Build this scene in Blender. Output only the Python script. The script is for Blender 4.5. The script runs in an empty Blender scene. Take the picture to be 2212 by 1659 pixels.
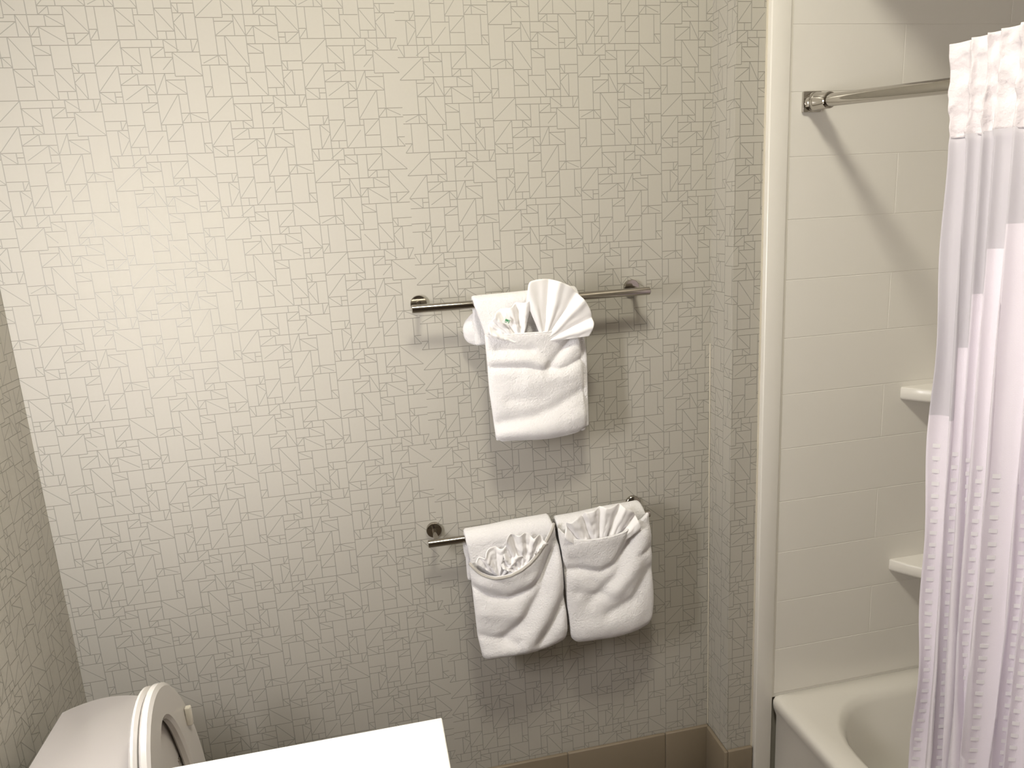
import bpy, bmesh, math, random
from mathutils import Vector, Matrix, noise
random.seed(7)
S = bpy.context.scene
COL = S.collection

# ------------------------------------------------------------------ camera
cam_d = bpy.data.cameras.new('camera')
cam = bpy.data.objects.new('camera', cam_d); COL.objects.link(cam)
cam_d.sensor_fit = 'HORIZONTAL'; cam_d.sensor_width = 36.0
cam_d.lens = 36.0 * 1571.87 / 2212.0
cam_d.clip_start = 0.02
CR = Vector((0.9768, -0.2071, -0.0540)); CU = Vector((0.0976, 0.2068, 0.9735)); CF = Vector((0.1904, 0.9562, -0.2222))
CR.normalize(); CF = (CF - CR * CF.dot(CR)).normalized(); CU = CR.cross(CF)
M = Matrix((( CR.x, CU.x, -CF.x, 0.7592), (CR.y, CU.y, -CF.y, -1.7716), (CR.z, CU.z, -CF.z, 1.6847), (0, 0, 0, 1)))
cam.matrix_world = M
S.camera = cam

# ------------------------------------------------------------------ world, exposure
W = bpy.data.worlds.new('world'); S.world = W; W.use_nodes = True
W.node_tree.nodes['Background'].inputs[0].default_value = (1.0, 0.95, 0.88, 1)
W.node_tree.nodes['Background'].inputs[1].default_value = 0.01
S.view_settings.view_transform = 'Standard'; S.view_settings.look = 'None'
S.view_settings.gamma = 1.0; S.view_settings.use_curve_mapping = False
S.view_settings.exposure = 0.0

# light strengths of the two lamps this room has (their fixtures are built below)
VANITY_E = 73.0        # emission of the frosted bar light on the left wall
CEIL_W = 27.0          # recessed ceiling light, watts
VANITY_C = (1.0, 0.975, 0.99)
CEIL_C = (1.0, 0.955, 0.80)

def lamp_area(name, loc, rot, size, power, color, shape='DISK', spread=None, parent=None):
    d = bpy.data.lights.new(name, 'AREA'); d.shape = shape; d.size = size; d.energy = power; d.color = color
    if spread: d.spread = spread
    o = bpy.data.objects.new(name, d); COL.objects.link(o); o.location = loc; o.rotation_euler = rot
    if parent: o.parent = parent
    return o

# ------------------------------------------------------------------ materials
def mat(name, color, rough=0.5, metal=0.0, spec=0.5, coat=0.0, bump=None, emit=None, var=None, sheen=0.0, trans=0.0, alpha=0.0):
    m = bpy.data.materials.new(name); m.use_nodes = True
    nt = m.node_tree; b = nt.nodes['Principled BSDF']; out = nt.nodes['Material Output']
    b.inputs['Base Color'].default_value = (*color, 1)
    b.inputs['Roughness'].default_value = rough; b.inputs['Metallic'].default_value = metal
    b.inputs['Specular IOR Level'].default_value = spec
    b.inputs['Coat Weight'].default_value = coat; b.inputs['Coat Roughness'].default_value = 0.08
    b.inputs['Sheen Weight'].default_value = sheen
    if emit:
        b.inputs['Emission Color'].default_value = (*emit[0], 1); b.inputs['Emission Strength'].default_value = emit[1]
    tc = nt.nodes.new('ShaderNodeTexCoord')
    if var:      # (scale, amount)
        n = nt.nodes.new('ShaderNodeTexNoise'); n.inputs['Scale'].default_value = var[0]; n.inputs['Detail'].default_value = 3
        nt.links.new(tc.outputs['Object'], n.inputs['Vector'])
        mx = nt.nodes.new('ShaderNodeMix'); mx.data_type = 'RGBA'
        mx.inputs[6].default_value = (*[c * (1 - var[1]) for c in color], 1)
        mx.inputs[7].default_value = (*[min(1, c * (1 + var[1])) for c in color], 1)
        nt.links.new(n.outputs['Fac'], mx.inputs[0]); nt.links.new(mx.outputs[2], b.inputs['Base Color'])
    if bump:     # list of (kind, scale, distance)
        prev = None
        for kind, sc, dist in bump:
            if kind == 'noise':
                n = nt.nodes.new('ShaderNodeTexNoise'); n.inputs['Detail'].default_value = 4
            elif kind == 'voronoi':
                n = nt.nodes.new('ShaderNodeTexVoronoi')
            else:
                n = nt.nodes.new('ShaderNodeTexWave'); n.bands_direction = kind[-1].upper()
                n.inputs['Distortion'].default_value = 1.2
            n.inputs['Scale'].default_value = sc
            nt.links.new(tc.outputs['Object'], n.inputs['Vector'])
            bp = nt.nodes.new('ShaderNodeBump'); bp.inputs['Distance'].default_value = dist; bp.inputs['Strength'].default_value = 1.0
            nt.links.new(n.outputs['Distance' if kind == 'voronoi' else ('Fac' if 'Fac' in n.outputs else 0)], bp.inputs['Height'])
            if prev: nt.links.new(prev.outputs[0], bp.inputs['Normal'])
            prev = bp
        nt.links.new(prev.outputs[0], b.inputs['Normal'])
    last = b.outputs[0]
    if trans:
        t = nt.nodes.new('ShaderNodeBsdfTranslucent'); t.inputs[0].default_value = (*color, 1)
        ms = nt.nodes.new('ShaderNodeMixShader'); ms.inputs[0].default_value = trans
        nt.links.new(last, ms.inputs[1]); nt.links.new(t.outputs[0], ms.inputs[2]); last = ms.outputs[0]
    if alpha:
        t = nt.nodes.new('ShaderNodeBsdfTransparent')
        ms = nt.nodes.new('ShaderNodeMixShader'); ms.inputs[0].default_value = alpha
        nt.links.new(last, ms.inputs[1]); nt.links.new(t.outputs[0], ms.inputs[2]); last = ms.outputs[0]
    nt.links.new(last, out.inputs['Surface'])
    return m

PAPER = mat('wallpaper_ground', (0.485, 0.460, 0.405), 0.62, spec=0.35, bump=[('wavez', 420, 0.00012), ('wavex', 420, 0.00010)], var=(140, 0.02))
INK_D = mat('wallpaper_ink_dark', (0.23, 0.215, 0.18), 0.45, spec=0.4)
INK_L = mat('wallpaper_ink_light', (0.31, 0.295, 0.26), 0.45, spec=0.4)
ACRYL = mat('white_acrylic', (0.78, 0.75, 0.70), 0.28, spec=0.5, coat=0.15)
TUBM = mat('tub_enamel', (0.74, 0.71, 0.655), 0.22, spec=0.5, coat=0.2)
PAINT = mat('ceiling_paint', (0.78, 0.75, 0.68), 0.9, bump=[('noise', 220, 0.0006)])
FLOORM = mat('floor_porcelain', (0.17, 0.14, 0.11), 0.45, var=(6, 0.12))
BASEM = mat('baseboard_tile', (0.235, 0.19, 0.135), 0.5, var=(9, 0.06))
GROUT = mat('grout', (0.24, 0.21, 0.17), 0.9)
CAULK = mat('caulk', (0.62, 0.57, 0.47), 0.6)
CHROME = mat('chrome', (0.50, 0.475, 0.44), 0.06, metal=1.0)
NICKEL = mat('polished_nickel', (0.40, 0.37, 0.33), 0.10, metal=1.0)
TERRY = mat('terry_cotton', (0.92, 0.90, 0.905), 0.95, spec=0.1, sheen=0.25, bump=[('noise', 700, 0.0020), ('noise', 200, 0.0022)])
FACE = mat('washcloth_cotton', (0.93, 0.91, 0.91), 0.95, spec=0.1, sheen=0.2, bump=[('noise', 1100, 0.0006)])
HEMM = mat('towel_hem', (0.52, 0.49, 0.45), 0.95, spec=0.1, bump=[('noise', 1400, 0.0008)])
TAGM = mat('paper_tag', (0.90, 0.90, 0.88), 0.6)
GREEN = mat('green_print', (0.10, 0.33, 0.16), 0.6)
GREYP = mat('grey_print', (0.38, 0.35, 0.32), 0.7)
CUR_W = mat('curtain_white', (0.93, 0.87, 0.95), 0.75, spec=0.2, trans=0.06, bump=[('noise', 500, 0.0004)])
CUR_B = mat('curtain_band', (0.84, 0.785, 0.82), 0.8, spec=0.2, trans=0.04, bump=[('noise', 38, 0.006), ('noise', 500, 0.0004)])
CUR_S = mat('curtain_sheer', (0.86, 0.82, 0.89), 0.7, spec=0.2, trans=0.10, alpha=0.03, bump=[('wavez', 600, 0.0002)])
CUR_D = mat('curtain_dots', (0.98, 0.96, 0.98), 0.45, spec=0.4, trans=0.05)
CHINA = mat('vitreous_china', (0.58, 0.545, 0.53), 0.12, spec=0.6, coat=0.4)
SEATM = mat('seat_plastic', (0.68, 0.65, 0.62), 0.2, spec=0.5, coat=0.3)
RUBBER = mat('bumper_plastic', (0.74, 0.70, 0.62), 0.5)
COUNTER = mat('solid_surface', (0.92, 0.90, 0.87), 0.3, spec=0.5)
WOOD = mat('cabinet_laminate', (0.30, 0.22, 0.15), 0.5, var=(14, 0.15))
WALLP = mat('taupe_paint', (0.30, 0.265, 0.22), 0.8)
DOORM = mat('dark_reflection_veneer', (0.055, 0.038, 0.027), 0.5)  # near-black tone of the added door, to darken what the metal reflects
GLOW_V = mat('frosted_diffuser', (0.9, 0.9, 0.88), 0.5, emit=(VANITY_C, VANITY_E))
GLOW_C = mat('ceiling_lens', (0.9, 0.9, 0.88), 0.5, emit=(CEIL_C, 3.0))

# ------------------------------------------------------------------ helpers
def link(name, me, mats, parent=None, smooth=False):
    o = bpy.data.objects.new(name, me); COL.objects.link(o)
    for m in (mats if isinstance(mats, (list, tuple)) else [mats]): me.materials.append(m)
    if smooth:
        for p in me.polygons: p.use_smooth = True
    if parent: o.parent = parent
    return o

def from_bm(name, bm, mats, parent=None, smooth=False):
    bmesh.ops.recalc_face_normals(bm, faces=bm.faces)
    me = bpy.data.meshes.new(name); bm.to_mesh(me); bm.free()
    return link(name, me, mats, parent, smooth)

def struct(o):
    o['kind'] = 'structure'; return o

def thing(name, label, cat, loc=(0, 0, 0), group=None):
    o = bpy.data.objects.new(name, None); COL.objects.link(o); o.location = loc; o.empty_display_size = 0.1
    o['label'] = label; o['category'] = cat
    if group: o['group'] = group
    return o

def at(o, parent):     # mesh coordinates were given in world space; keep them there under a moved parent
    o.location = -Vector(parent.location); return o

def box_bm(x0, x1, y0, y1, z0, z1, bevel=0.0, seg=2):
    bm = bmesh.new(); r = bmesh.ops.create_cube(bm, size=1)
    for v in r['verts']:
        v.co = Vector(((x0 + x1) / 2 + v.co.x * (x1 - x0), (y0 + y1) / 2 + v.co.y * (y1 - y0), (z0 + z1) / 2 + v.co.z * (z1 - z0)))
    if bevel:
        bmesh.ops.bevel(bm, geom=list(bm.edges), offset=bevel, segments=seg, affect='EDGES', profile=0.5)
    return bm

def tube_bm(p0, p1, r, seg=28, cap_bevel=0.0):
    p0 = Vector(p0); p1 = Vector(p1); d = (p1 - p0); L = d.length; q = d.to_track_quat('Z', 'Y')
    prof = [(0, 0), (r - cap_bevel, 0)] + ([(r, cap_bevel), (r, L - cap_bevel)] if cap_bevel else [(r, L)]) + [(r - cap_bevel, L), (0, L)]
    if not cap_bevel: prof = [(0, 0), (r, 0), (r, L), (0, L)]
    return lathe_bm(prof, seg, p0, q)

def lathe_bm(prof, seg=32, origin=Vector((0, 0, 0)), q=None):
    bm = bmesh.new(); rings = []
    for (r, z) in prof:
        ring = []
        if r < 1e-6:
            v = Vector((0, 0, z)); v = (q @ v if q else v) + Vector(origin); ring = [bm.verts.new(v)]
        else:
            for k in range(seg):
                a = 2 * math.pi * k / seg; v = Vector((r * math.cos(a), r * math.sin(a), z))
                v = (q @ v if q else v) + Vector(origin); ring.append(bm.verts.new(v))
        rings.append(ring)
    for a, b in zip(rings, rings[1:]):
        if len(a) == 1 and len(b) == 1: continue
        for k in range(seg):
            k2 = (k + 1) % seg
            if len(a) == 1: bm.faces.new((a[0], b[k2], b[k]))
            elif len(b) == 1: bm.faces.new((a[k], a[k2], b[0]))
            else: bm.faces.new((a[k], a[k2], b[k2], b[k]))
    return bm

def merge(*bms):
    out = bms[0]
    for b in bms[1:]:
        me = bpy.data.meshes.new('tmp'); b.to_mesh(me); b.free(); out.from_mesh(me); bpy.data.meshes.remove(me)
    return out

def autosmooth(o, ang=0.6):
    me = o.data
    bm = bmesh.new(); bm.from_mesh(me)
    for e in bm.edges:
        if len(e.link_faces) == 2 and e.calc_face_angle(0) > ang: e.smooth = False
    for f in bm.faces: f.smooth = True
    bm.to_mesh(me); bm.free(); return o

def loft_bm(loops, cap0=True, cap1=True):
    bm = bmesh.new(); R = [[bm.verts.new(p) for p in lp] for lp in loops]; n = len(loops[0])
    for a, b in zip(R, R[1:]):
        for k in range(n): bm.faces.new((a[k], a[(k + 1) % n], b[(k + 1) % n], b[k]))
    if cap0: bm.faces.new(list(reversed(R[0])))
    if cap1: bm.faces.new(R[-1])
    return bm

def rrect(x0, x1, y0, y1, r, z, n=8):
    pts = []
    for cx, cy, a0 in ((x1 - r, y1 - r, 0), (x0 + r, y1 - r, 90), (x0 + r, y0 + r, 180), (x1 - r, y0 + r, 270)):
        for k in range(n + 1):
            a = math.radians(a0 + 90 * k / n); pts.append((cx + r * math.cos(a), cy + r * math.sin(a), z))
    return pts

# ------------------------------------------------------------------ wallpaper print
# one printed tile (0.210 m x 0.2314 m), traced from the pattern: H and V are ruled lines, D the diagonals
CO = ((25, 62), (1433, 60), (1640, 1545), (300, 1582))
def solve_h():
    src = CO; dst = ((0, 0), (1, 0), (1, 1), (0, 1)); A = []; B = []
    for (x, y), (u, v) in zip(src, dst):
        A.append([x, y, 1, 0, 0, 0, -u * x, -u * y]); B.append(u)
        A.append([0, 0, 0, x, y, 1, -v * x, -v * y]); B.append(v)
    n = 8; Mx = [A[i] + [B[i]] for i in range(n)]
    for i in range(n):
        p = max(range(i, n), key=lambda r: abs(Mx[r][i])); Mx[i], Mx[p] = Mx[p], Mx[i]
        for j in range(n):
            if j != i:
                f = Mx[j][i] / Mx[i][i]
                Mx[j] = [a - f * b for a, b in zip(Mx[j], Mx[i])]
    return [Mx[i][8] / Mx[i][i] for i in range(n)] + [1.0]
HM = solve_h()
def uv(x, y):
    w = HM[6] * x + HM[7] * y + 1
    return ((HM[0] * x + HM[1] * y + HM[2]) / w, (HM[3] * x + HM[4] * y + HM[5]) / w)
HS = [(25, 62, 1433, 60), (410, 165, 985, 165), (1000, 230, 1462, 228), (815, 297, 1110, 297), (85, 404, 703, 404), (403, 513, 1138, 508),
      (1142, 548, 1500, 542), (1015, 595, 1272, 593), (425, 661, 875, 658), (148, 751, 443, 751), (355, 814, 462, 814), (782, 788, 1303, 780),
      (180, 902, 910, 892), (722, 1018, 930, 1015), (212, 1131, 512, 1128), (1215, 1029, 1570, 1024), (520, 1188, 748, 1185), (1235, 1155, 1588, 1146),
      (955, 1181, 1245, 1172), (240, 1253, 527, 1249), (775, 1267, 1030, 1258), (570, 1472, 797, 1466), (1048, 1397, 1278, 1391), (1520, 1422, 1624, 1418)]
VS = [(405, 62, 460, 404), (815, 62, 830, 165), (974, 62, 1005, 297), (1138, 62, 1168, 230), (1337, 62, 1363, 228),
      (660, 165, 712, 510), (798, 165, 973, 1262), (1092, 230, 1142, 548), (382, 404, 588, 1574), (561, 404, 577, 512), (641, 510, 666, 658),
      (762, 660, 800, 892), (997, 512, 1045, 785), (1266, 548, 1350, 1150), (1178, 783, 1303, 1554), (352, 751, 372, 897), (700, 895, 812, 1568),
      (431, 1128, 451, 1250), (395, 1250, 447, 1578), (1018, 1178, 1077, 1560), (683, 1470, 696, 1572), (1483, 1150, 1532, 1548)]
DS = [(400, 66, 90, 402), (420, 168, 697, 402), (985, 167, 820, 295), (976, 64, 1187, 209), (1430, 66, 1366, 226), (1098, 234, 1499, 541),
      (1108, 299, 980, 460), (380, 406, 150, 749), (564, 406, 710, 508), (640, 513, 428, 659), (762, 663, 500, 855), (766, 663, 893, 783),
      (996, 514, 898, 783), (1018, 597, 1290, 771), (155, 753, 371, 896), (908, 895, 724, 1016), (1176, 785, 957, 1179), (1328, 1029, 1237, 1153),
      (1328, 1029, 1550, 1122), (510, 1131, 452, 1248), (398, 1252, 553, 1367), (553, 1365, 450, 1576), (747, 1188, 571, 1470), (985, 1325, 813, 1570),
      (1240, 1174, 1050, 1395), (1520, 1422, 1636, 1540)]
TILE = []
for a in HS:
    (u0, v0), (u1, v1) = uv(a[0], a[1]), uv(a[2], a[3]); v = (v0 + v1) / 2; TILE.append((u0, v, u1, v, 0))
for a in VS:
    (u0, v0), (u1, v1) = uv(a[0], a[1]), uv(a[2], a[3]); u = (u0 + u1) / 2; TILE.append((u, v0, u, v1, 1))
for a in DS:
    (u0, v0), (u1, v1) = uv(a[0], a[1]), uv(a[2], a[3]); TILE.append((u0, v0, u1, v1, 2))
TA, TH, Z0, DL = 0.21, 0.23136, 2.091, 0.0687
def pattern(s0, s1, z0, z1):
    """printed lines on the strip s0..s1 (distance along the wall) by z0..z1, clipped to it"""
    out = []
    i0 = math.floor(s0 / TA - 0.25) - 1; i1 = math.ceil(s1 / TA) + 1
    for i in range(i0, i1 + 1):
        right = i >= 4; off = (DL if right else 0.0)
        if not right: base = 0.0 if i % 2 else 0.5
        else: base = (0.5 if i % 2 else 1.0) + off
        for k in range(-6, 14):
            v_top = base + k; mir = (k % 2) == 1
            xb = (i + 0.25) * TA; za, zb_ = min(z1, Z0 - v_top * TH), max(z0, Z0 - (v_top + 1) * TH)
            if i != 4 and s0 < xb < s1 and za > zb_: out.append((xb, za, xb, zb_, 1))
            if Z0 - v_top * TH < z0 or Z0 - (v_top + 1) * TH > z1: continue
            for (u0, v0, u1, v1, kd) in TILE:
                if mir: u0, u1 = 1 - u0, 1 - u1
                a = [(i + 0.25 + u0) * TA, Z0 - (v_top + v0) * TH]; b = [(i + 0.25 + u1) * TA, Z0 - (v_top + v1) * TH]
                t0, t1 = 0.0, 1.0; ok = True
                for q, lo, hi in ((0, s0, s1), (1, z0, z1)):
                    d = b[q] - a[q]
                    if abs(d) < 1e-9:
                        if a[q] < lo or a[q] > hi: ok = False
                    else:
                        ta, tb = (lo - a[q]) / d, (hi - a[q]) / d
                        if ta > tb: ta, tb = tb, ta
                        t0, t1 = max(t0, ta), min(t1, tb)
                if not ok or t1 - t0 < 1e-4: continue
                out.append((a[0] + (b[0] - a[0]) * t0, a[1] + (b[1] - a[1]) * t0, a[0] + (b[0] - a[0]) * t1, a[1] + (b[1] - a[1]) * t1, kd))
    return out
def paper_wall(name, box, strips):
    """a wall slab with the wallpaper's printed lines as a film 0.15 mm thick on its faces; strips = (s0, s1, map(s, z) -> point, normal)"""
    bm = box_bm(*box); me = bpy.data.meshes.new(name); bm.to_mesh(me); bm.free()
    vs = [tuple(v.co) for v in me.vertices]; fs = [tuple(p.vertices) for p in me.polygons]; mi = [0] * len(fs)
    for s0, s1, fn, nrm in strips:
        n = Vector(nrm)
        for (xa, za, xb, zb, kd) in pattern(s0, s1, 0.12, 2.95):
            w = (0.00065, 0.0009, 0.0008)[kd]; dx, dz = xb - xa, zb - za; L = math.hypot(dx, dz)
            px, pz = -dz / L * w, dx / L * w; b = len(vs)
            off = n * (0.00015 + 0.00003 * kd)
            for (s, z) in ((xa + px, za + pz), (xb + px, zb + pz), (xb - px, zb - pz), (xa - px, za - pz)):
                vs.append(tuple(Vector(fn(s, z)) + off))
            fs.append((b, b + 1, b + 2, b + 3)); mi.append(1 if kd == 0 else 2)
    m2 = bpy.data.meshes.new(name); m2.from_pydata(vs, [], fs); m2.update()
    o = link(name, m2, [PAPER, INK_D, INK_L])
    for p, k in zip(m2.polygons, mi): p.material_index = k
    return struct(o)

# ------------------------------------------------------------------ room shell
CZ = 2.98; XJ, YJ = 1.658, -0.116; XT = 1.80; XE = 2.54; YB = -2.75
paper_wall('wall_back', (-0.1, XJ, 0.0, 0.1, 0.0, CZ), [(0.0, XJ, lambda s, z: (s, 0, z), (0, -1, 0))])
paper_wall('wall_left', (-0.1, 0.0, YB, 0.0, 0.0, CZ), [(YB, 0.0, lambda s, z: (0, s, z), (1, 0, 0))])
paper_wall('wall_right', (XJ, XE + 0.1, YJ, 0.1, 0.0, CZ),
           [(XJ, XJ - YJ, lambda s, z: (XJ, XJ - s, z), (-1, 0, 0)), (XJ - YJ, 1.748 - YJ, lambda s, z: (s + YJ, YJ, z), (0, -1, 0))])
struct(from_bm('wall_far', box_bm(XE + 0.012, XE + 0.12, -1.75, YJ, 0, CZ), PAPER))
struct(from_bm('wall_near', box_bm(1.80, XE + 0.12, -1.85, -1.68, 0, CZ), PAPER))
struct(from_bm('wall_side', box_bm(1.80, 1.90, YB, -1.85, 0, CZ), WALLP))
struct(from_bm('wall_front', box_bm(-0.1, 1.90, YB - 0.1, YB, 0, CZ), WALLP))
struct(from_bm('ceiling', box_bm(-0.1, XE + 0.12, YB - 0.1, 0.1, CZ, CZ + 0.1), PAINT))
struct(from_bm('ceiling_drop', box_bm(1.80, XE + 0.12, -1.68, YJ, 2.31, CZ), PAINT))
fl = struct(from_bm('floor', box_bm(-0.1, XE + 0.12, YB - 0.1, 0.1, -0.1, -0.004), GROUT))
tm = None
for i in range(7):
    for j in range(10):
        x0 = 0.002 + i * 0.304; y1 = -0.002 - j * 0.304
        if x0 > 1.80 or y1 < YB: continue
        x1 = min(x0 + 0.300, 1.798); y0 = max(y1 - 0.300, YB + 0.001)
        struct_o = from_bm('floor_tile', box_bm(x0, x1, y0, y1, -0.010, 0.0, 0.0012, 1), FLOORM, fl)
# unseen dark door, added behind the camera for dark reflections in the metal
d1 = struct(from_bm('reflection_door', box_bm(0.45, 1.70, YB + 0.001, YB + 0.04, 0.003, 2.25, 0.002, 1), DOORM))
hd = merge(tube_bm((0.86, YB + 0.04, 1.0), (0.86, YB + 0.085, 1.0), 0.010), tube_bm((0.85, YB + 0.085, 1.0), (0.97, YB + 0.085, 1.0), 0.009))
from_bm('door_handle', hd, NICKEL, d1)
struct(from_bm('trim_1', box_bm(XJ - 0.0035, XJ - 0.0002, -0.0035, -0.0002, 0.166, 1.33, 0.001, 1), CAULK))
# baseboard: porcelain pieces with a rounded top, along the back wall, round the jog, along the left wall
def base_piece(x0, x1, y0, y1, par):
    return from_bm('tile', box_bm(x0, x1, y0, y1, 0.002, 0.165, 0.003, 3), BASEM, par, True)
bb = struct(from_bm('baseboard_back', box_bm(0.0, XJ - 0.001, -0.009, 0.0, 0.0, 0.160), GROUT))
xs = [0.012, 0.31, 0.612, 0.914, 1.216, 1.518, XJ - 0.001]
for a, b in zip(xs, xs[1:]): base_piece(a, b - 0.0025, -0.012, -0.001, bb)
bj = struct(from_bm('baseboard_right', box_bm(XJ - 0.010, XJ, YJ - 0.009, -0.012, 0.0, 0.160), GROUT))
base_piece(XJ - 0.012, XJ - 0.001, YJ - 0.012, -0.0125, bj); base_piece(XJ - 0.0005, 1.733, YJ - 0.012, YJ - 0.001, bj)
bl = struct(from_bm('baseboard_left', box_bm(0.0, 0.009, YB, -0.012, 0.0, 0.160), GROUT))
for k in range(9): base_piece(0.001, 0.012, max(YB, -0.014 - (k + 1) * 0.302 + 0.0025), -0.014 - k * 0.302, bl)

# ------------------------------------------------------------------ lamps of the room
cl = thing('ceiling_light', 'round flush ceiling light with a white trim ring', 'light', (1.03, -1.2, CZ))
from_bm('trim_ring', lathe_bm([(0.176, -0.004), (0.198, -0.012), (0.205, -0.0005), (0.176, -0.0005), (0.176, -0.004)], 40), PAINT, cl, True)
from_bm('lens', lathe_bm([(0, -0.001), (0.175, -0.001), (0.175, -0.003), (0, -0.003)], 40), GLOW_C, cl)
lamp_area('ceiling_lamp', (0, 0, -0.014), (0, 0, 0), 0.34, CEIL_W, CEIL_C, parent=cl)
vl = thing('vanity_light', 'frosted vertical bar light mounted on the papered wall over the counter', 'light', (0.0, -0.97, 1.58))
from_bm('back_plate', box_bm(0.001, 0.02, -0.045, 0.045, -0.30, 0.30, 0.003), NICKEL, vl)
from_bm('diffuser', box_bm(0.021, 0.095, -0.038, 0.038, -0.28, 0.28, 0.01), GLOW_V, vl)

# ------------------------------------------------------------------ tub surround on the end wall
YF = -0.136; YP = -0.131
sur = thing('shower_surround', 'white moulded tub surround with shallow embossed tile rows', 'shower surround', (XT, YJ, 0.33))
fb = box_bm(1.7355, 1.7865, YF, YJ - 0.0002, 0.0, 2.302, 0.0035, 3)
at(autosmooth(from_bm('front_flange', fb, ACRYL, sur), 0.3), sur)
at(from_bm('end_panel', box_bm(1.7885, XE, YP + 0.0008, YJ - 0.0002, 0.318, 2.305), ACRYL, sur), sur)
at(from_bm('side_panel', box_bm(XE - 0.0137, XE + 0.012, -1.66, YP + 0.0008, 0.318, 2.305), ACRYL, sur), sur)
at(from_bm('edge_caulk', box_bm(1.7325, 1.7355, YJ - 0.004, YJ - 0.0001, 0.0, 2.302), CAULK, sur), sur)
zs = [0.328, 0.469] + [0.469 + 0.1468 * k for k in range(1, 13)] + [2.30]
for r in range(len(zs) - 1):
    if zs[r + 1] - zs[r] < 0.03: continue
    xj = [1.7915, 2.09, XE - 0.012] if (r % 2 == 1) else [1.7915, 2.385, XE - 0.012]
    for a, b in zip(xj, xj[1:]):
        at(autosmooth(from_bm('tile', box_bm(a + 0.0008, b - 0.0008, YP, YP + 0.0055, zs[r] + 0.0008, zs[r + 1] - 0.0008, 0.0007, 2), ACRYL, sur), 0.3), sur)
    ys = [-0.135, -0.43, -0.73, -1.03, -1.33, -1.655] if r % 2 else [-0.135, -0.28, -0.58, -0.88, -1.18, -1.48, -1.655]
    for a, b in zip(ys, ys[1:]):
        at(from_bm('tile', box_bm(XE - 0.0145, XE - 0.0085, b + 0.0008, a - 0.0008, zs[r] + 0.0008, zs[r + 1] - 0.0008, 0.0011, 1), ACRYL, sur), sur)
for zt in (1.190, 0.690):
    lo = []
    def outline(ins, z):
        pts = [(XE - 0.0145, YP - 0.0002, z), (2.142 + ins, YP - 0.0002, z)]
        n = 14
        for k in range(n + 1):
            t = k / n; x = 2.142 + ins + (XE - 0.0146 - 2.142 - ins) * t
            y = YP - 0.004 + ins - 0.30 * math.sin(t * math.pi / 2) ** 0.9 * (1 - 0.10 * t)
            pts.append((x, min(y, YP - 0.002), z))
        return pts
    loops = [outline(0.010, zt - 0.036), outline(0.003, zt - 0.034), outline(0.0, zt - 0.028), outline(0.0, zt - 0.004), outline(0.0015, zt - 0.001), outline(0.004, zt)]
    at(autosmooth(from_bm('corner_shelf', loft_bm(loops), ACRYL, sur), 0.9), sur)

# ------------------------------------------------------------------ bathtub
tub = thing('bathtub', 'white alcove bathtub with a flat rim, inside the tiled surround', 'bathtub', (2.15, -0.9, 0.0))
x0, x1, y0, y1 = 1.789, XE - 0.0145, -1.665, YP - 0.0005
n = 8
def rr(a, b, c, d, r, z): return rrect(a, b, c, d, r, z, n)
loops = [rr(x0 + 0.012, x1, y0, y1, 0.004, 0.004), rr(x0 + 0.012, x1, y0, y1, 0.004, 0.26), rr(x0 + 0.003, x1, y0, y1, 0.004, 0.285), rr(x0, x1, y0, y1, 0.005, 0.300),
         rr(x0, x1, y0, y1, 0.006, 0.312), rr(x0 + 0.004, x1, y0, y1, 0.010, 0.321), rr(x0 + 0.014, x1 - 0.004, y0 + 0.004, y1 - 0.004, 0.012, 0.325),
         rr(x0 + 0.066, x1 - 0.055, y0 + 0.075, y1 - 0.055, 0.20, 0.325), rr(x0 + 0.076, x1 - 0.065, y0 + 0.085, y1 - 0.065, 0.195, 0.321),
         rr(x0 + 0.086, x1 - 0.072, y0 + 0.10, y1 - 0.078, 0.19, 0.300), rr(x0 + 0.11, x1 - 0.09, y0 + 0.16, y1 - 0.12, 0.175, 0.18),
         rr(x0 + 0.135, x1 - 0.11, y0 + 0.24, y1 - 0.165, 0.16, 0.08), rr(x0 + 0.18, x1 - 0.15, y0 + 0.32, y1 - 0.22, 0.12, 0.052), rr(x0 + 0.28, x1 - 0.25, y0 + 0.45, y1 - 0.34, 0.08, 0.048)]
at(autosmooth(from_bm('shell', loft_bm(loops), TUBM, tub), 1.2), tub)
ac = box_bm(1.782, 1.7995, -1.66, YF + 0.001, 0.002, 0.255, 0.004)
at(from_bm('drain', lathe_bm([(0, 0.0525), (0.03, 0.0525), (0.034, 0.0495), (0, 0.0492)], 24, (2.15, -0.62, 0.0)), CHROME, tub, True), tub)

# ------------------------------------------------------------------ shower rod
P0 = Vector((1.8435, YP, 1.9135)); P1 = Vector((1.858, -0.528, 1.8795))
dr = (P1 - P0).normalized(); PE = P0 + dr * 1.545; PE.y = -1.679
rod = thing('shower_rod', 'chrome shower curtain rod fixed to the white surround by a square flange', 'curtain rod', P0)
q = dr.to_track_quat('Z', 'Y')
fl_bm = box_bm(P0.x - 0.0235, P0.x + 0.0235, YP - 0.009, YP - 0.0002, P0.z - 0.0235, P0.z + 0.0235, 0.002)
at(autosmooth(from_bm('wall_flange', fl_bm, CHROME, rod), 0.5), rod)
prof = [(0.0, 0.0), (0.0215, 0.0), (0.0215, 0.013), (0.019, 0.016), (0.0185, 0.019), (0.0205, 0.021), (0.0205, 0.026), (0.0185, 0.030), (0.0185, 0.062), (0.017, 0.064), (0.0, 0.064)]
at(autosmooth(from_bm('collar', lathe_bm(prof, 40, P0 + dr * 0.008, q), CHROME, rod), 0.6), rod)
at(autosmooth(from_bm('tube', tube_bm(P0 + dr * 0.03, PE, 0.0142, 36), CHROME, rod), 0.6), rod)

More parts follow.
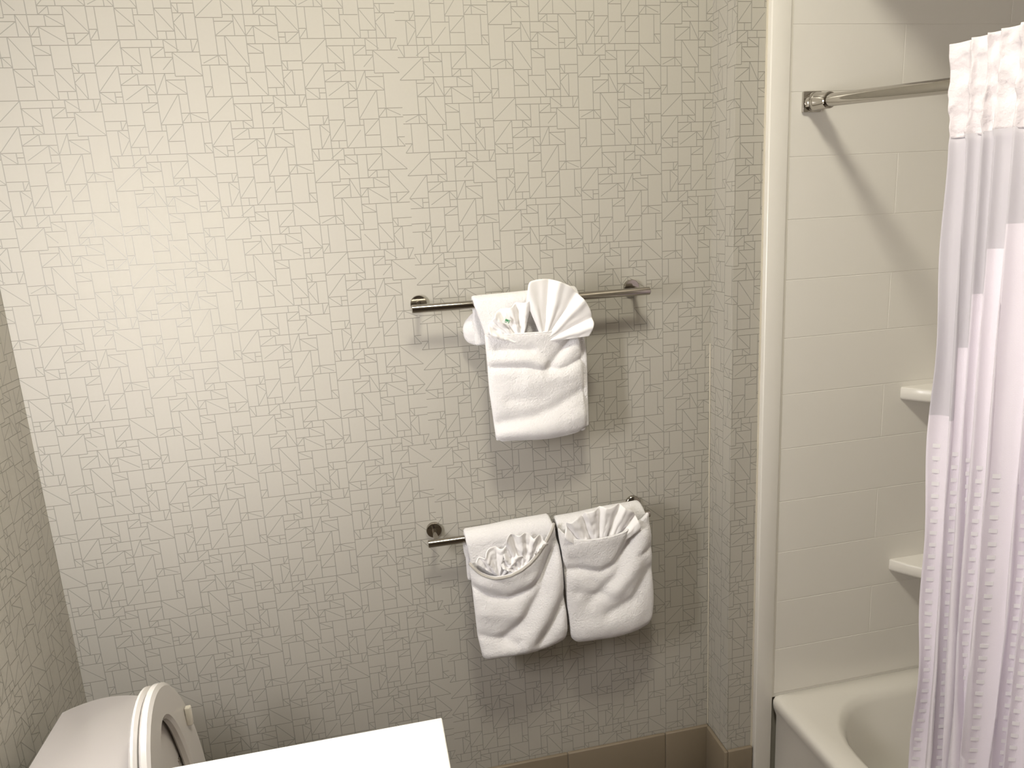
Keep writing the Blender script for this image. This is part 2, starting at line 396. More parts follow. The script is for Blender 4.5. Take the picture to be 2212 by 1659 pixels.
# ------------------------------------------------------------------ shower curtain
KN = [k - 0.052 for k in (-0.528, -0.574, -0.605, -0.631, -0.669, -0.712, -0.752, -0.795, -0.835, -0.88, -0.92, -0.965, -1.005, -1.05)]
ZK = [1.256, 1.400, 1.505, 1.587, 1.630, 1.665, 1.70, 1.72, 1.73, 1.74, 1.745, 1.75, 1.755]
ZTOP, ZBAND, ZBOT = 1.942, 1.782, 0.17
def fold_wobble(k, z): return 0.10 * math.sin(z * 3.1 + k * 1.7) + 0.06 * math.sin(z * 7.3 + k)
def cur_pt(yk, z):
    """yk = fold coordinate 0..13; returns a point of the cloth"""
    k = min(int(yk), len(KN) - 2); f = yk - k; y = KN[k] + (KN[k + 1] - KN[k]) * f
    t = (ZTOP - z) / (ZTOP - ZBOT)
    amp = 0.0065 + 0.012 * t + (0.002 if z < ZBAND else 0)
    wob = fold_wobble(k, z)
    ph = 2 * math.pi * (f + wob * t)
    x = 1.830 + 0.068 * t ** 0.8 + 0.008 * math.sin(z * 2.3 + 0.6) * t - amp * math.cos(ph) - 0.25 * amp * math.cos(2 * ph + 0.7)
    x += 0.010 * math.sin(yk * 0.9) * t + 0.034 * math.exp(-((yk - 5.3) / 0.75) ** 2) * min(1, max(0, (ZBAND - z)) * 4)
    yy = y + 0.030 * t + 0.006 * t * math.sin(z * 4 + k * 2.1) + 0.006 * math.sin(ph) * (0.5 + t)
    if z > ZBAND:
        p = noise.noise(Vector((yk * 1.7, z * 34, 3.1))); x += 0.0085 * p * min(1, (ZTOP - z) * 60)
        yy += 0.003 * noise.noise(Vector((yk * 2.3, z * 40, 8.1)))
        x -= 0.002
    else:
        x += 0.0022 * noise.noise(Vector((yk * 3.0, z * 9, 1.3))) * t
    e = max(0.0, 1 - yk * 1.6)
    yy += e * (0.010 * math.sin(z * 6.2 + 0.5) * t + 0.004 * math.sin(z * 17))
    return (x, yy, z)
cur = thing('shower_curtain', 'white and sheer fabric shower curtain hanging bunched from the chrome rod into the tub', 'shower curtain', (1.87, -0.78, 1.94))
def cloth_part(name, zlist, mats, matfn=None, step=14, k0=0, k1=13):
    nu = (k1 - k0) * step; vs = []; fs = []; mi = []
    for z in zlist:
        for i in range(nu + 1): vs.append(cur_pt(k0 + i / step, z))
    for r in range(len(zlist) - 1):
        for i in range(nu):
            a = r * (nu + 1) + i; fs.append((a, a + 1, a + nu + 2, a + nu + 1))
            mi.append(matfn(k0 + (i + 0.5) / step, (zlist[r] + zlist[r + 1]) / 2) if matfn else 0)
    me = bpy.data.meshes.new(name); me.from_pydata(vs, [], fs); me.update()
    o = link(name, me, mats, cur, True); at(o, cur)
    for p, m_ in zip(me.polygons, mi): p.material_index = m_
    so = o.modifiers.new('thickness', 'SOLIDIFY'); so.thickness = 0.0007; so.offset = 0
    return o
cloth_part('header_band', [ZTOP - (ZTOP - ZBAND) * k / 36 for k in range(37)], CUR_B)
zset = sorted(set([round(ZBAND + 0.004 - (ZBAND + 0.004 - ZBOT) * k / 110, 4) for k in range(111)] + ZK), reverse=True)
cloth_part('cloth', zset, [CUR_S, CUR_W], lambda yk, z: 1 if z < ZK[min(int(yk), 12)] else 0)
# woven squares running down each fold
vs = []; fs = []
for k in range(0, 9):
    z = 1.195 - 0.004 * k
    while z > 0.25:
        for (f0, f1) in ((0.15, 0.30),):
            b = len(vs)
            for (ff, zz) in ((f0, z), (f1, z), (f1, z - 0.0085), (f0, z - 0.0085)):
                wo = fold_wobble(k, zz) * (ZTOP - zz) / (ZTOP - ZBOT); p = cur_pt(k + max(0.01, ff - wo), zz); vs.append((p[0] - 0.0007, p[1] - 0.0003, p[2]))
            fs.append((b, b + 1, b + 2, b + 3))
        z -= 0.0272
me = bpy.data.meshes.new('woven_squares'); me.from_pydata(vs, [], fs); me.update()
dots = link('woven_squares', me, CUR_D, cur); at(dots, cur); dots['kind'] = 'stuff'
sd = dots.modifiers.new('thickness', 'SOLIDIFY'); sd.thickness = 0.0002; sd.offset = -1

# ------------------------------------------------------------------ towel bars
def towel_bar(xl, xr, z, posts, zp, label):
    t = thing('towel_bar', label, 'towel bar', (xl, 0, z), 'towel bars on the papered wall')
    at(autosmooth(from_bm('rail', tube_bm((xl, -0.070, z), (xr, -0.070, z), 0.0098, 32, 0.001), NICKEL, t), 0.6), t)
    for p in posts:
        q = Vector((0, -1, 0)).to_track_quat('Z', 'Y')
        d = lathe_bm([(0, 0), (0.0198, 0), (0.0198, 0.009), (0.0188, 0.010), (0.0, 0.010)], 40, Vector((p, -0.0003, zp)), q)
        at(autosmooth(from_bm('flange', d, NICKEL, t), 0.6), t)
        s = tube_bm((p, -0.010, zp), (p, -0.066, z), 0.0062, 24)
        at(autosmooth(from_bm('post', s, NICKEL, t), 0.6), t)
    return t
towel_bar(0.871, 1.458, 1.4905, (0.8925, 1.4355), 1.4955, 'upper polished metal towel bar on the patterned wallpaper')
towel_bar(0.862, 1.4505, 0.9015, (0.884, 1.429), 0.909, 'lower polished metal towel bar on the patterned wallpaper, mostly hidden by two towels')

# ------------------------------------------------------------------ towels
def interp(tab, z):      # tab = [(z, x)] falling z
    if z >= tab[0][0]: return tab[0][1]
    for (za, xa), (zb, xb) in zip(tab, tab[1:]):
        if z >= zb:
            t = (za - z) / (za - zb); t = t * t * (3 - 2 * t) if False else t
            return xa + (xb - xa) * t
    return tab[-1][1]
def seg_d(p, a, b):
    ax, ay = a; bx, by = b; dx, dy = bx - ax, by - ay; L = dx * dx + dy * dy
    t = max(0, min(1, ((p[0] - ax) * dx + (p[1] - ay) * dy) / L)) if L else 0
    return math.hypot(p[0] - ax - dx * t, p[1] - ay - dy * t)
def relief(p, folds):
    d = 0
    for pts, a, w in folds:
        m = min(seg_d(p, q0, q1) for q0, q1 in zip(pts, pts[1:])); d += a * math.exp(-(m * m) / (2 * w * w))
    return d
def grid(name, P, mats, parent, thick=0.0, sub=1, offset=0.0, closed=False):
    nu = len(P[0]); vs = [tuple(p) for r in P for p in r]; fs = []
    for r in range(len(P) - 1):
        for i in range(nu - 1):
            a = r * nu + i; fs.append((a, a + nu, a + nu + 1, a + 1))
    me = bpy.data.meshes.new(name); me.from_pydata(vs, [], fs); me.update()
    o = link(name, me, mats, parent, True); at(o, parent)
    if thick:
        s = o.modifiers.new('thickness', 'SOLIDIFY'); s.thickness = thick; s.offset = offset
    if sub:
        s = o.modifiers.new('smooth', 'SUBSURF'); s.levels = sub; s.render_levels = sub
    return o
def drape(name, zbar, LT, RT, ztop, zbot, back, parent, thick=0.011, folds=(), yfront=-0.094):
    """sheet that comes up behind the bar, over it and down the front; LT/RT edge tables, zbot = (left, right)"""
    rb = 0.0098 + thick / 2 + 0.0025; P = []
    prof = [(-0.070 + rb, zbar - back + back * k / 6, 'b') for k in range(6)]
    for k in range(9):
        a = math.pi * k / 8; prof.append((-0.070 + rb * math.cos(a), zbar + rb * math.sin(a) * 1.0, 't'))
    nz = 34
    for (y, z, kd) in prof:
        row = []
        for i in range(25):
            u = i / 24; xl = interp(LT, z if kd == 't' else zbar); xr = interp(RT, z if kd == 't' else zbar)
            x = xl + (xr - xl) * u
            row.append(Vector((x, y + 0.002 * math.sin(u * 9 + z * 30), z + ztop * (u - 0.5) * (1 if kd == 't' else 1))))
        P.append(row)
    y1 = -0.070 - rb
    for k in range(1, nz + 1):
        t = k / nz; row = []
        for i in range(25):
            u = i / 24; zb = zbot[0] + (zbot[1] - zbot[0]) * u + 0.003 * math.sin(u * 7)
            z = zbar + (zb - zbar) * t; xl = interp(LT, z); xr = interp(RT, z); x = xl + (xr - xl) * u
            y = y1 + (yfront - y1) * min(1, t * 2) - relief((x, z), folds) + 0.0015 * noise.noise(Vector((x * 22, z * 22, 2)))
            row.append(Vector((x, y, z)))
        P.append(row)
    return grid(name, P, TERRY, parent, thick)
def pocket(name, LT, RT, mouth, zbot, parent, y0, bulge, folds, gape=0.012, thick=0.010, ybot=-0.098, rb=0.022, ew=0.055):
    """folded front panel: mouth = [(x, z)] upper edge; sides and bottom turn back toward the towel behind"""
    P = []; nu, nz = 44, 40
    def mz(u):
        m = mouth; x = m[0][0] + (m[-1][0] - m[0][0]) * u
        for (xa, za), (xb, zb) in zip(m, m[1:]):
            if x <= xb + 1e-9:
                t = (x - xa) / (xb - xa); return x, za + (zb - za) * t
        return m[-1]
    for r in range(nz + 7):
        t = min(1.0, r / nz); row = []
        for i in range(nu + 1):
            u = i / nu; xm, zm = mz(u)
            zb = zbot[0] + (zbot[1] - zbot[0]) * u + 0.004 * math.sin(u * 6 + 1)
            e = min(1, u / ew); e2 = min(1, (1 - u) / ew); rnd = rb * (1 - (min(e, e2)) ) ** 2
            zb += rnd * 0.8
            z = zm + (zb - zm) * t
            xl, xr = interp(LT, z), interp(RT, z); x = (xl + (xr - xl) * u) * min(1, t * 5) + xm * (1 - min(1, t * 5))
            side = math.sin(math.pi * max(0.0, min(1.0, u))) ** 0.35
            y = y0 - bulge * side * (0.4 + 0.6 * min(1, t * 3)) + (1 - side) * 0.012
            y -= gape * math.sin(math.pi * u) * math.exp(-(t / 0.12) ** 2)
            y -= relief((x, z), folds)
            y += 0.0022 * noise.noise(Vector((x * 18, z * 18, 5))) + 0.0008 * noise.noise(Vector((x * 60, z * 60, 5)))
            if t > 0.93:
                f = (t - 0.93) / 0.07; y += 0.010 * f * f
            if r > nz:
                f = (r - nz) / 6; y = y + (ybot - y) * f; z = z + 0.003 - 0.006 * math.sin(math.pi * f) ** 1
            row.append(Vector((x, y, z)))
        P.append(row)
    return grid(name, P, TERRY, parent, thick), [p.copy() for p in P[0]]
def cord(name, pts, r, m, parent):
    cu = bpy.data.curves.new(name, 'CURVE'); cu.dimensions = '3D'; cu.bevel_depth = r; cu.bevel_resolution = 2; cu.use_fill_caps = True
    sp = cu.splines.new('POLY'); sp.points.add(len(pts) - 1)
    for q_, p in zip(sp.points, pts): q_.co = (*p, 1)
    o = bpy.data.objects.new(name, cu); COL.objects.link(o); cu.materials.append(m)
    dg = bpy.context.evaluated_depsgraph_get(); me = bpy.data.meshes.new_from_object(o.evaluated_get(dg))
    bpy.data.objects.remove(o); bpy.data.curves.remove(cu)
    o = bpy.data.objects.new(name, me); COL.objects.link(o)
    if not me.materials: me.materials.append(m)
    for p in me.polygons: p.use_smooth = True
    o.parent = parent; at(o, parent); return o
def fan(name, c, outline, ybase, pleats, amp, parent=None, thick=0.004, tilt=0.0, rim=0.0, seed=0, curl=0.0, jag=0.0, crush=0.0):
    """pleated cloth opening from the point c; outline = [(angle_deg, radius)]"""
    nu, nr = 84, 26; P = []
    A0, A1 = outline[0][0], outline[-1][0]
    for r in range(nr + 1):
        t = r / nr; row = []
        for i in range(nu + 1):
            a = A0 + (A1 - A0) * i / nu
            R = None
            for (aa, ra), (ab, rb_) in zip(outline, outline[1:]):
                if (aa <= a <= ab) or (ab <= a <= aa):
                    f = (a - aa) / (ab - aa); R = ra + (rb_ - ra) * f; break
            if R is None: R = outline[-1][1]
            ph = 2 * math.pi * pleats * i / nu
            R = R * (1 + jag * math.cos(ph + 0.6))
            ar = math.radians(a + 1.2 * math.sin(ph) * t)
            tt = 0.06 + 0.94 * t
            w = math.sin(ph) + 0.35 * math.sin(2 * ph + 1 + seed)
            y = ybase - tilt * tt - amp * (0.25 + 0.75 * tt) * w - rim * tt ** 3 + curl * tt * tt
            y += 0.0015 * noise.noise(Vector((i * 0.2, r * 0.2, seed))) + crush * (noise.noise(Vector((i * 0.13, r * 0.28, seed + 9))) + 0.5 * noise.noise(Vector((i * 0.35, r * 0.55, seed + 3))))
            R = R * (1 + crush * 9 * noise.noise(Vector((i * 0.16, seed, 0))))
            row.append(Vector((c[0] + R * tt * math.cos(ar), y, c[1] + R * tt * math.sin(ar))))
        P.append(row)
    par = parent
    nu_ = len(P[0]); vs = [tuple(p) for r in P for p in r]; fs = []
    for r in range(len(P) - 1):
        for i in range(nu_ - 1):
            b = r * nu_ + i; fs.append((b, b + nu_, b + nu_ + 1, b + 1))
    me = bpy.data.meshes.new(name); me.from_pydata(vs, [], fs); me.update()
    o = link(name, me, FACE, par, True)
    s = o.modifiers.new('thickness', 'SOLIDIFY'); s.thickness = thick; s.offset = 0
    s = o.modifiers.new('smooth', 'SUBSURF'); s.levels = 1; s.render_levels = 1
    if par: at(o, par)
    return o
def tag(o, label, cat, group=None):
    o['label'] = label; o['category'] = cat
    if group: o['group'] = group
    return o

# upper towel
t1 = thing('hand_towel', 'white hand towel with a folded front pocket hanging on the upper bar', 'towel', (1.15, -0.09, 1.49), 'towels hanging on the bars')
drape('drape', 1.4905, [(1.53, 1.008), (1.484, 1.016), (1.445, 1.028), (1.40, 1.040), (1.264, 1.046), (1.15, 1.056)],
      [(1.53, 1.262), (1.49, 1.272), (1.40, 1.279), (1.35, 1.284), (1.15, 1.283)], 0.006, (1.160, 1.166), 0.10, t1, thick=0.012)
F1 = [([(1.252, 1.405), (1.215, 1.365), (1.185, 1.335)], -0.013, 0.009), ([(1.05, 1.343), (1.13, 1.338), (1.18, 1.322), (1.225, 1.326), (1.268, 1.345)], -0.009, 0.006),
      ([(1.05, 1.362), (1.12, 1.357), (1.165, 1.342)], 0.006, 0.009), ([(1.06, 1.383), (1.14, 1.378)], -0.006, 0.008), ([(1.20, 1.345), (1.26, 1.385)], 0.006, 0.008),
      ([(1.06, 1.205), (1.14, 1.215), (1.20, 1.235), (1.255, 1.262)], -0.008, 0.012), ([(1.06, 1.175), (1.16, 1.182), (1.26, 1.205)], 0.006, 0.013),
      ([(1.08, 1.262), (1.16, 1.255)], -0.004, 0.010), ([(1.13, 1.30), (1.24, 1.31)], 0.004, 0.014)]
_, m1 = pocket('front_pocket', [(1.43, 1.034), (1.349, 1.036), (1.282, 1.037), (1.157, 1.047)], [(1.42, 1.262), (1.316, 1.269), (1.193, 1.273), (1.16, 1.272)],
       [(1.034, 1.419), (1.07, 1.421), (1.16, 1.419), (1.262, 1.420)], (1.158, 1.163), t1, -0.110, 0.006, F1, gape=0.010, rb=0.005, ew=0.03)
cord('pocket_hem', [p + Vector((0, -0.002, -0.001)) for p in m1], 0.0028, TERRY, t1)
# the towel's rear layer, bulging out at the left behind the bar
b = bmesh.new(); bmesh.ops.create_icosphere(b, subdivisions=4, radius=1.0)
for v in b.verts:
    n_ = noise.noise(v.co * 1.6) * 0.12; v.co *= (1 + n_)
    v.co = Vector((1.022 + v.co.x * 0.030, -0.040 + v.co.y * 0.018, 1.428 + v.co.z * 0.038 + v.co.x * 0.004))
at(from_bm('rear_fold', b, TERRY, t1, True), t1)

fanA = fan('washcloth', (1.172, 1.395), [(3, 0.108), (10, 0.118), (18, 0.127), (32, 0.133), (47, 0.136), (64, 0.144), (79, 0.147), (92, 0.149), (101, 0.149), (104, 0.142), (112, 0.105)],
           -0.116, 3.6, 0.0085, thick=0.006, tilt=0.018, curl=0.006, seed=2)
tag(fanA, 'white washcloth pleated into a large fan above the upper towel pocket', 'washcloth', 'washcloths tucked in the towel pockets')
fanB = thing('washcloth', 'crumpled white washcloth with a small green mark, tucked left of the large fan', 'washcloth', (1.10, -0.115, 1.40), 'washcloths tucked in the towel pockets')
fan('cloth', (1.118, 1.392), [(76, 0.104), (84, 0.104), (96, 0.100), (103, 0.092), (110, 0.101), (122, 0.098), (129, 0.100), (143, 0.094), (152, 0.088), (160, 0.080)],
    -0.114, 3.4, 0.0070, fanB, thick=0.004, tilt=0.010, seed=5, jag=0.03, crush=0.003)
tg = box_bm(-0.0085, 0.0085, -0.0006, 0.0006, -0.0075, 0.0075, 0.0004, 1)
to = from_bm('paper_tag', tg, TAGM, fanB); to.location = Vector((1.0815, -0.1355, 1.4545)) - Vector(fanB.location); to.rotation_euler = (0.15, 0.45, 0.1)
gm = merge(box_bm(-0.005, 0.0035, -0.0012, -0.0004, -0.0015, 0.0035, 0.0003, 1), box_bm(0.0045, 0.0062, -0.0012, -0.0004, -0.0045, 0.0045, 0.0003, 1), box_bm(-0.004, 0.001, -0.0012, -0.0004, -0.0045, -0.003, 0.0003, 1))
from_bm('green_mark', gm, GREEN, to)

# lower left towel
t2 = thing('hand_towel', 'white towel on the left of the lower bar, its pocket sagging with a scalloped hem', 'towel', (1.07, -0.09, 0.90), 'towels hanging on the bars')
L2 = [(0.96, 0.947), (0.914, 0.952), (0.851, 0.959), (0.755, 0.962), (0.65, 0.966), (0.575, 0.978)]
R2 = [(0.945, 1.160), (0.930, 1.178), (0.86, 1.190), (0.768, 1.194), (0.674, 1.199), (0.59, 1.2005)]
drape('drape', 0.9015, [(z, x + 0.002) for z, x in L2], [(0.962, 1.150), (0.940, 1.170), (0.90, 1.184), (0.86, 1.190), (0.768, 1.194), (0.674, 1.198), (0.59, 1.199)], 0.012, (0.585, 0.607), 0.12, t2, thick=0.020)
F2 = [([(0.965, 0.790), (1.01, 0.760), (1.05, 0.752), (1.10, 0.765), (1.14, 0.800), (1.165, 0.850)], -0.011, 0.008), ([(0.99, 0.800), (1.05, 0.780), (1.11, 0.795)], 0.006, 0.012),
      ([(1.175, 0.880), (1.150, 0.815), (1.125, 0.745), (1.075, 0.675), (1.035, 0.645)], -0.012, 0.012), ([(1.192, 0.82), (1.168, 0.735), (1.12, 0.66), (1.085, 0.615)], 0.010, 0.013),
      ([(1.195, 0.735), (1.168, 0.672), (1.125, 0.615)], -0.009, 0.009), ([(0.975, 0.655), (1.02, 0.640), (1.06, 0.622)], -0.007, 0.009), ([(0.985, 0.72), (1.07, 0.705)], 0.006, 0.014),
      ([(1.195, 0.69), (1.185, 0.64)], 0.006, 0.012), ([(0.99, 0.60), (1.05, 0.605)], 0.006, 0.012), ([(1.02, 0.83), (1.07, 0.80)], 0.004, 0.012)]
_, m2 = pocket('front_pocket', L2, [(z, x - 0.001) for z, x in R2], [(0.957, 0.858), (0.979, 0.833), (1.000, 0.824), (1.016, 0.821), (1.056, 0.825), (1.080, 0.833), (1.102, 0.845), (1.125, 0.864), (1.146, 0.886), (1.165, 0.912), (1.178, 0.933)],
       (0.578, 0.602), t2, -0.119, 0.010, F2, gape=0.016, rb=0.014)
cord('pocket_hem', [p + Vector((0, -0.0035, -0.004)) for p in m2], 0.0036, HEMM, t2)
b = bmesh.new(); bmesh.ops.create_icosphere(b, subdivisions=4, radius=1.0)
for v in b.verts:
    n_ = noise.noise(v.co * 1.3) * 0.12; v.co *= (1 + n_)
    v.co = Vector((0.964 + v.co.x * 0.012, -0.044 + v.co.y * 0.016, 0.868 + v.co.z * 0.040))
at(from_bm('rear_fold', b, TERRY, t2, True), t2)
c2a = fan('washcloth', (1.030, 0.802), [(8, 0.095), (22, 0.085), (38, 0.078), (55, 0.085), (72, 0.092), (88, 0.090), (104, 0.088), (118, 0.082), (128, 0.083), (138, 0.075)], -0.113, 4.0, 0.0065, thick=0.003, tilt=0.009, seed=9, jag=0.06, crush=0.0035)
tag(c2a, 'crumpled white washcloth at the left in the lower left towel pocket', 'washcloth', 'washcloths tucked in the towel pockets')
c2b = thing('washcloth', 'white washcloth bunched upright with printed grey marks, right in the lower left towel pocket', 'washcloth', (1.10, -0.113, 0.80), 'washcloths tucked in the towel pockets')
fan('cloth', (1.092, 0.800), [(51, 0.104), (56, 0.110), (64, 0.114), (75, 0.112), (84, 0.117), (97, 0.121), (109, 0.124), (115, 0.105), (128, 0.082), (150, 0.065)], -0.113, 5.5, 0.0060, c2b, thick=0.003, tilt=0.012, seed=4, jag=0.035, crush=0.0040)
pm = []
for k, (px_, pz_, h_) in enumerate([(0, 0.000, 0.013), (0.006, 0.001, 0.006), (0.0095, 0.004, 0.007), (0.014, 0.005, 0.004), (0.018, 0.010, 0.007), (0.022, 0.013, 0.005), (0.026, 0.017, 0.008)]):
    pm.append(box_bm(px_, px_ + 0.0014 + 0.001 * (k % 2), -0.0006, 0.0004, pz_, pz_ + h_, 0.0002, 1))
pr = from_bm('printed_marks', merge(*pm), GREYP, c2b); pr.location = Vector((1.113, -0.1375, 0.862)) - Vector(c2b.location)

# lower right towel
t3 = thing('hand_towel', 'white towel on the right of the lower bar, its pocket full of washcloth', 'towel', (1.31, -0.09, 0.90), 'towels hanging on the bars')
L3 = [(0.95, 1.186), (0.90, 1.192), (0.86, 1.195), (0.768, 1.2005), (0.674, 1.206), (0.61, 1.211), (0.585, 1.222)]
R3 = [(0.965, 1.400), (0.935, 1.420), (0.90, 1.430), (0.862, 1.434), (0.769, 1.437), (0.674, 1.440), (0.60, 1.434)]
drape('drape', 0.9015, L3, [(0.972, 1.385), (0.955, 1.405), (0.930, 1.422), (0.90, 1.431), (0.862, 1.435), (0.60, 1.435)], 0.014, (0.592, 0.612), 0.12, t3, thick=0.022)
F3 = [([(1.21, 0.800), (1.255, 0.796), (1.29, 0.786), (1.33, 0.803), (1.365, 0.85), (1.385, 0.905)], -0.011, 0.008), ([(1.23, 0.862), (1.30, 0.835)], 0.005, 0.018),
      ([(1.388, 0.915), (1.368, 0.84), (1.33, 0.765), (1.26, 0.705)], -0.009, 0.012), ([(1.415, 0.87), (1.385, 0.79), (1.33, 0.73)], 0.009, 0.013), ([(1.43, 0.83), (1.395, 0.815)], -0.006, 0.006),
      ([(1.425, 0.770), (1.38, 0.695), (1.31, 0.665)], -0.008, 0.011), ([(1.23, 0.735), (1.30, 0.718)], -0.005, 0.009), ([(1.25, 0.63), (1.38, 0.64)], 0.006, 0.018), ([(1.22, 0.83), (1.27, 0.762)], -0.005, 0.01)]
_, m3 = pocket('front_pocket', L3, R3, [(1.188, 0.915), (1.202, 0.900), (1.218, 0.889), (1.252, 0.884), (1.28, 0.885), (1.314, 0.887), (1.345, 0.890), (1.368, 0.895), (1.396, 0.908), (1.43, 0.925)],
       (0.584, 0.606), t3, -0.121, 0.010, F3, gape=0.015, rb=0.020)
cord('pocket_hem', [p + Vector((0, -0.0025, -0.002)) for p in m3[:37]], 0.0026, TERRY, t3)
c3 = fan('washcloth', (1.290, 0.812), [(36, 0.135), (42, 0.148), (51, 0.152), (57, 0.158), (64, 0.163), (74, 0.156), (84, 0.153), (93, 0.147), (100, 0.146), (104, 0.155), (108, 0.140), (116, 0.143), (124, 0.152), (130, 0.136), (137, 0.125)],
         -0.117, 5.2, 0.0080, thick=0.004, tilt=0.020, seed=7, jag=0.02, curl=0.006, crush=0.0035)
tag(c3, 'white washcloth pleated and bunched in the lower right towel pocket', 'washcloth', 'washcloths tucked in the towel pockets')

# ------------------------------------------------------------------ toilet
to_ = thing('toilet', 'white toilet with a bowed tank lid and its seat and cover raised', 'toilet', (0.30, -0.447, 0.0))
YC = -0.447
def tank_outline(ins, z, xb=0.052, xf=0.262, hw=0.202, bow=0.032):
    pts = []
    N = 12
    for k in range(N + 1):       # far end, back to front
        t = k / N; x = xb + ins + (xf - xb - 2 * ins) * t
        pts.append((x, YC + hw - ins + bow * math.sin(math.pi * min(1, t * 1.05) ** 0.85) * 1.0 - 0.004 * t, z))
    for k in range(1, N):        # front, far to near
        t = k / N; pts.append((xf - ins + 0.018 * math.sin(math.pi * t), YC + (hw - ins) * (1 - 2 * t), z))
    for k in range(N + 1):
        t = 1 - k / N; x = xb + ins + (xf - xb - 2 * ins) * t
        pts.append((x, YC - hw + ins - bow * math.sin(math.pi * min(1, t * 1.05) ** 0.85) + 0.004 * t, z))
    return pts
lp = [tank_outline(0.012, 0.40), tank_outline(0.012, 0.66), tank_outline(0.012, 0.684)]
lp[0] = [(x, YC + (y - YC) * 0.90, z) for x, y, z in lp[0]]
at(autosmooth(from_bm('tank', loft_bm(lp), CHINA, to_), 0.9), to_)
lp = [tank_outline(0.004, 0.685), tank_outline(0.0, 0.690), tank_outline(0.0, 0.712), tank_outline(0.002, 0.717), tank_outline(0.006, 0.720)]
at(autosmooth(from_bm('tank_lid', loft_bm(lp), CHINA, to_), 0.9), to_)
lev = merge(tube_bm((0.285, YC + 0.14, 0.64), (0.302, YC + 0.14, 0.64), 0.011, 20), box_bm(0.297, 0.304, YC + 0.075, YC + 0.145, 0.633, 0.647, 0.003))
at(from_bm('flush_lever', lev, CHROME, to_, True), to_)
def ell(cx, cy, rx, ry, z, n=40, egg=0.0):
    pts = []
    for k in range(n):
        a = 2 * math.pi * k / n; c_, s_ = math.cos(a), math.sin(a)
        pts.append((cx + rx * c_, cy + ry * s_ * (1 - egg * c_), z))
    return pts
bowl = [ell(0.50, YC, 0.23, 0.12, 0.0, egg=.1), ell(0.50, YC, 0.225, 0.115, 0.05, egg=.1), ell(0.50, YC, 0.20, 0.10, 0.16, egg=.1), ell(0.53, YC, 0.215, 0.13, 0.26, egg=.1),
        ell(0.55, YC, 0.24, 0.172, 0.36, egg=.12), ell(0.55, YC, 0.245, 0.182, 0.395, egg=.12), ell(0.55, YC, 0.24, 0.176, 0.402, egg=.12), ell(0.56, YC, 0.185, 0.130, 0.402, egg=.12),
        ell(0.56, YC, 0.175, 0.122, 0.385, egg=.12), ell(0.56, YC, 0.14, 0.10, 0.28, egg=.1), ell(0.55, YC, 0.08, 0.06, 0.20)]
at(autosmooth(from_bm('bowl', loft_bm(bowl), CHINA, to_), 1.0), to_)
at(autosmooth(from_bm('tank_deck', box_bm(0.10, 0.36, YC - 0.115, YC + 0.115, 0.0, 0.3995, 0.02, 4), CHINA, to_), 0.9), to_)
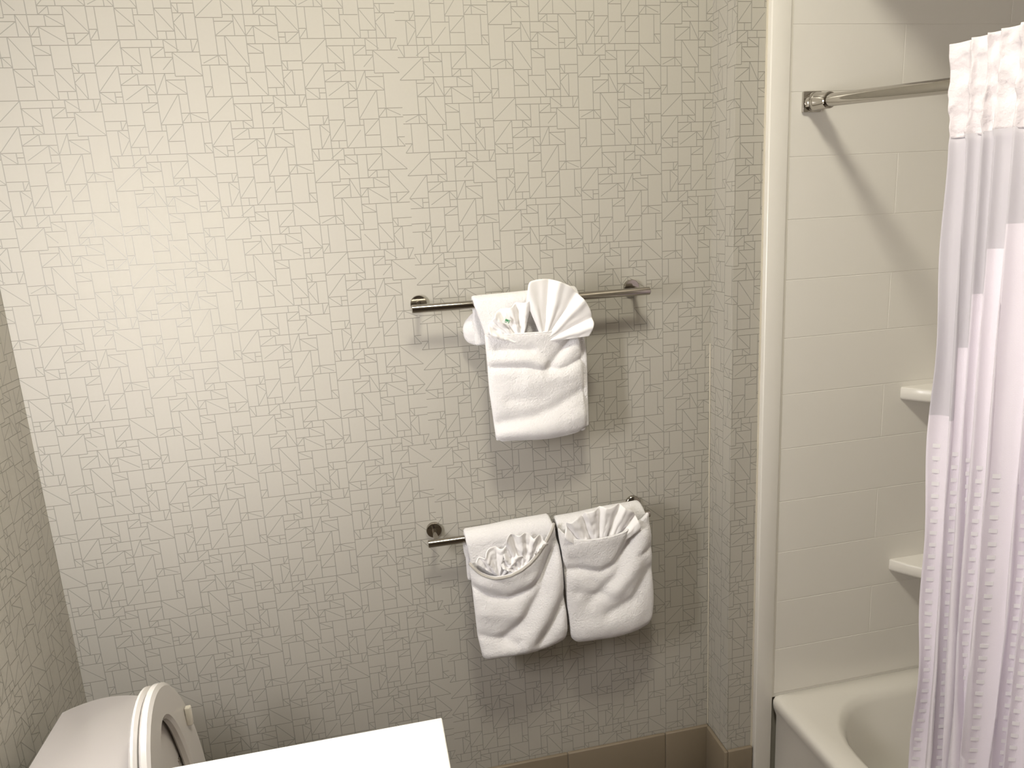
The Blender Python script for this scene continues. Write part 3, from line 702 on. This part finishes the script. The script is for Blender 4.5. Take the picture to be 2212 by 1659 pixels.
# raised ring and cover; s runs up the plate, offset = distance along its normal
def plate_pt(s, yo, off, x0=0.341, k=-0.068):
    return Vector((x0 + k * s + off, YC + yo, 0.42 + s))
def egg_loop(W_, Lh, top, bot, n=64):
    pts = []
    for i in range(n):
        a = 2 * math.pi * i / n; yo = W_ * math.cos(a); sn = math.sin(a)
        mid = top - Lh
        s = mid + (Lh * sn if sn >= 0 else (mid - bot) * sn); pts.append((yo, s))
    return pts
def ring_mesh(name, W_, Lh, top, bot, hole, o0, o1, bev, m_):
    out = egg_loop(W_, Lh, top, bot); inn = egg_loop(*hole) if hole else None
    def lp_(pts, sc, off):
        return [plate_pt(0.19 + (s - 0.19) * sc, yo * sc, off) for yo, s in pts]
    e = 1 - bev / W_
    if hole:
        e2 = 1 + bev / hole[0]
        def li(sc, off):
            cs = (hole[2] + hole[3]) / 2; return [plate_pt(cs + (s - cs) * sc, yo * sc, off) for yo, s in inn]
        loops = [li(1, o0 + bev), li(1, o1 - bev), li(e2, o1), lp_(out, e, o1), lp_(out, 1, o1 - bev), lp_(out, 1, o0 + bev), lp_(out, e, o0), li(e2, o0), li(1, o0 + bev)]
        bm = loft_bm(loops, False, False); bmesh.ops.remove_doubles(bm, verts=bm.verts, dist=1e-5)
    else:
        loops = [lp_(out, e, o0), lp_(out, 1, o0 + bev), lp_(out, 1, o1 - bev), lp_(out, e, o1)]; bm = loft_bm(loops)
    o = from_bm(name, bm, m_, to_); at(autosmooth(o, 0.5), to_); return o
ring_mesh('seat_cover', 0.164, 0.29, 0.433, 0.0, None, -0.038, -0.024, 0.005, SEATM)
ring = ring_mesh('seat_ring', 0.163, 0.30, 0.437, 0.0, (0.088, 0.24, 0.369, 0.06), -0.0205, -0.001, 0.005, SEATM)
for yo, s in ((0.113, 0.298), (-0.113, 0.298)):
    p = plate_pt(s, yo, 0.0); bmb = box_bm(p.x - 0.001, p.x + 0.011, p.y - 0.006, p.y + 0.006, p.z - 0.021, p.z + 0.021, 0.003)
    o = from_bm('bumper', bmb, RUBBER, to_, True); at(o, to_)
for yo in (-0.075, 0.075):
    p = plate_pt(0.0, yo, -0.02); at(from_bm('hinge', tube_bm((p.x, p.y - 0.02, 0.411), (p.x, p.y + 0.02, 0.411), 0.013, 20), SEATM, to_, True), to_)

# ------------------------------------------------------------------ vanity
va = thing('vanity_cabinet', 'vanity cabinet under the white counter', 'cabinet', (0.40, -1.05, 0.0))
at(from_bm('body', box_bm(0.02, 0.78, -1.42, -0.71, 0.10, 0.828), WOOD, va), va)
at(from_bm('toe_kick', box_bm(0.04, 0.72, -1.40, -0.74, 0.0, 0.10), WOOD, va), va)
for ya, yb in ((-1.41, -1.07), (-1.06, -0.72)):
    d = from_bm('door', box_bm(0.781, 0.799, ya, yb, 0.12, 0.81, 0.002), WOOD, va); at(d, va)
    ym = ya + 0.05 if ya > -1.2 else yb - 0.05
    h_ = from_bm('door_handle', merge(tube_bm((0.818, ym, 0.60), (0.818, ym, 0.72), 0.004, 16), tube_bm((0.799, ym, 0.61), (0.818, ym, 0.61), 0.0035, 16), tube_bm((0.799, ym, 0.71), (0.818, ym, 0.71), 0.0035, 16)), NICKEL, d, True)
ct = thing('countertop', 'bright white solid countertop jutting in at the bottom beside the toilet', 'countertop', (0.41, -1.06, 0.83))
cb = autosmooth(from_bm('slab', box_bm(0.001, 0.8235, -1.44, -0.6745, 0.829, 0.86, 0.0025, 3), COUNTER, ct)); at(cb, ct)
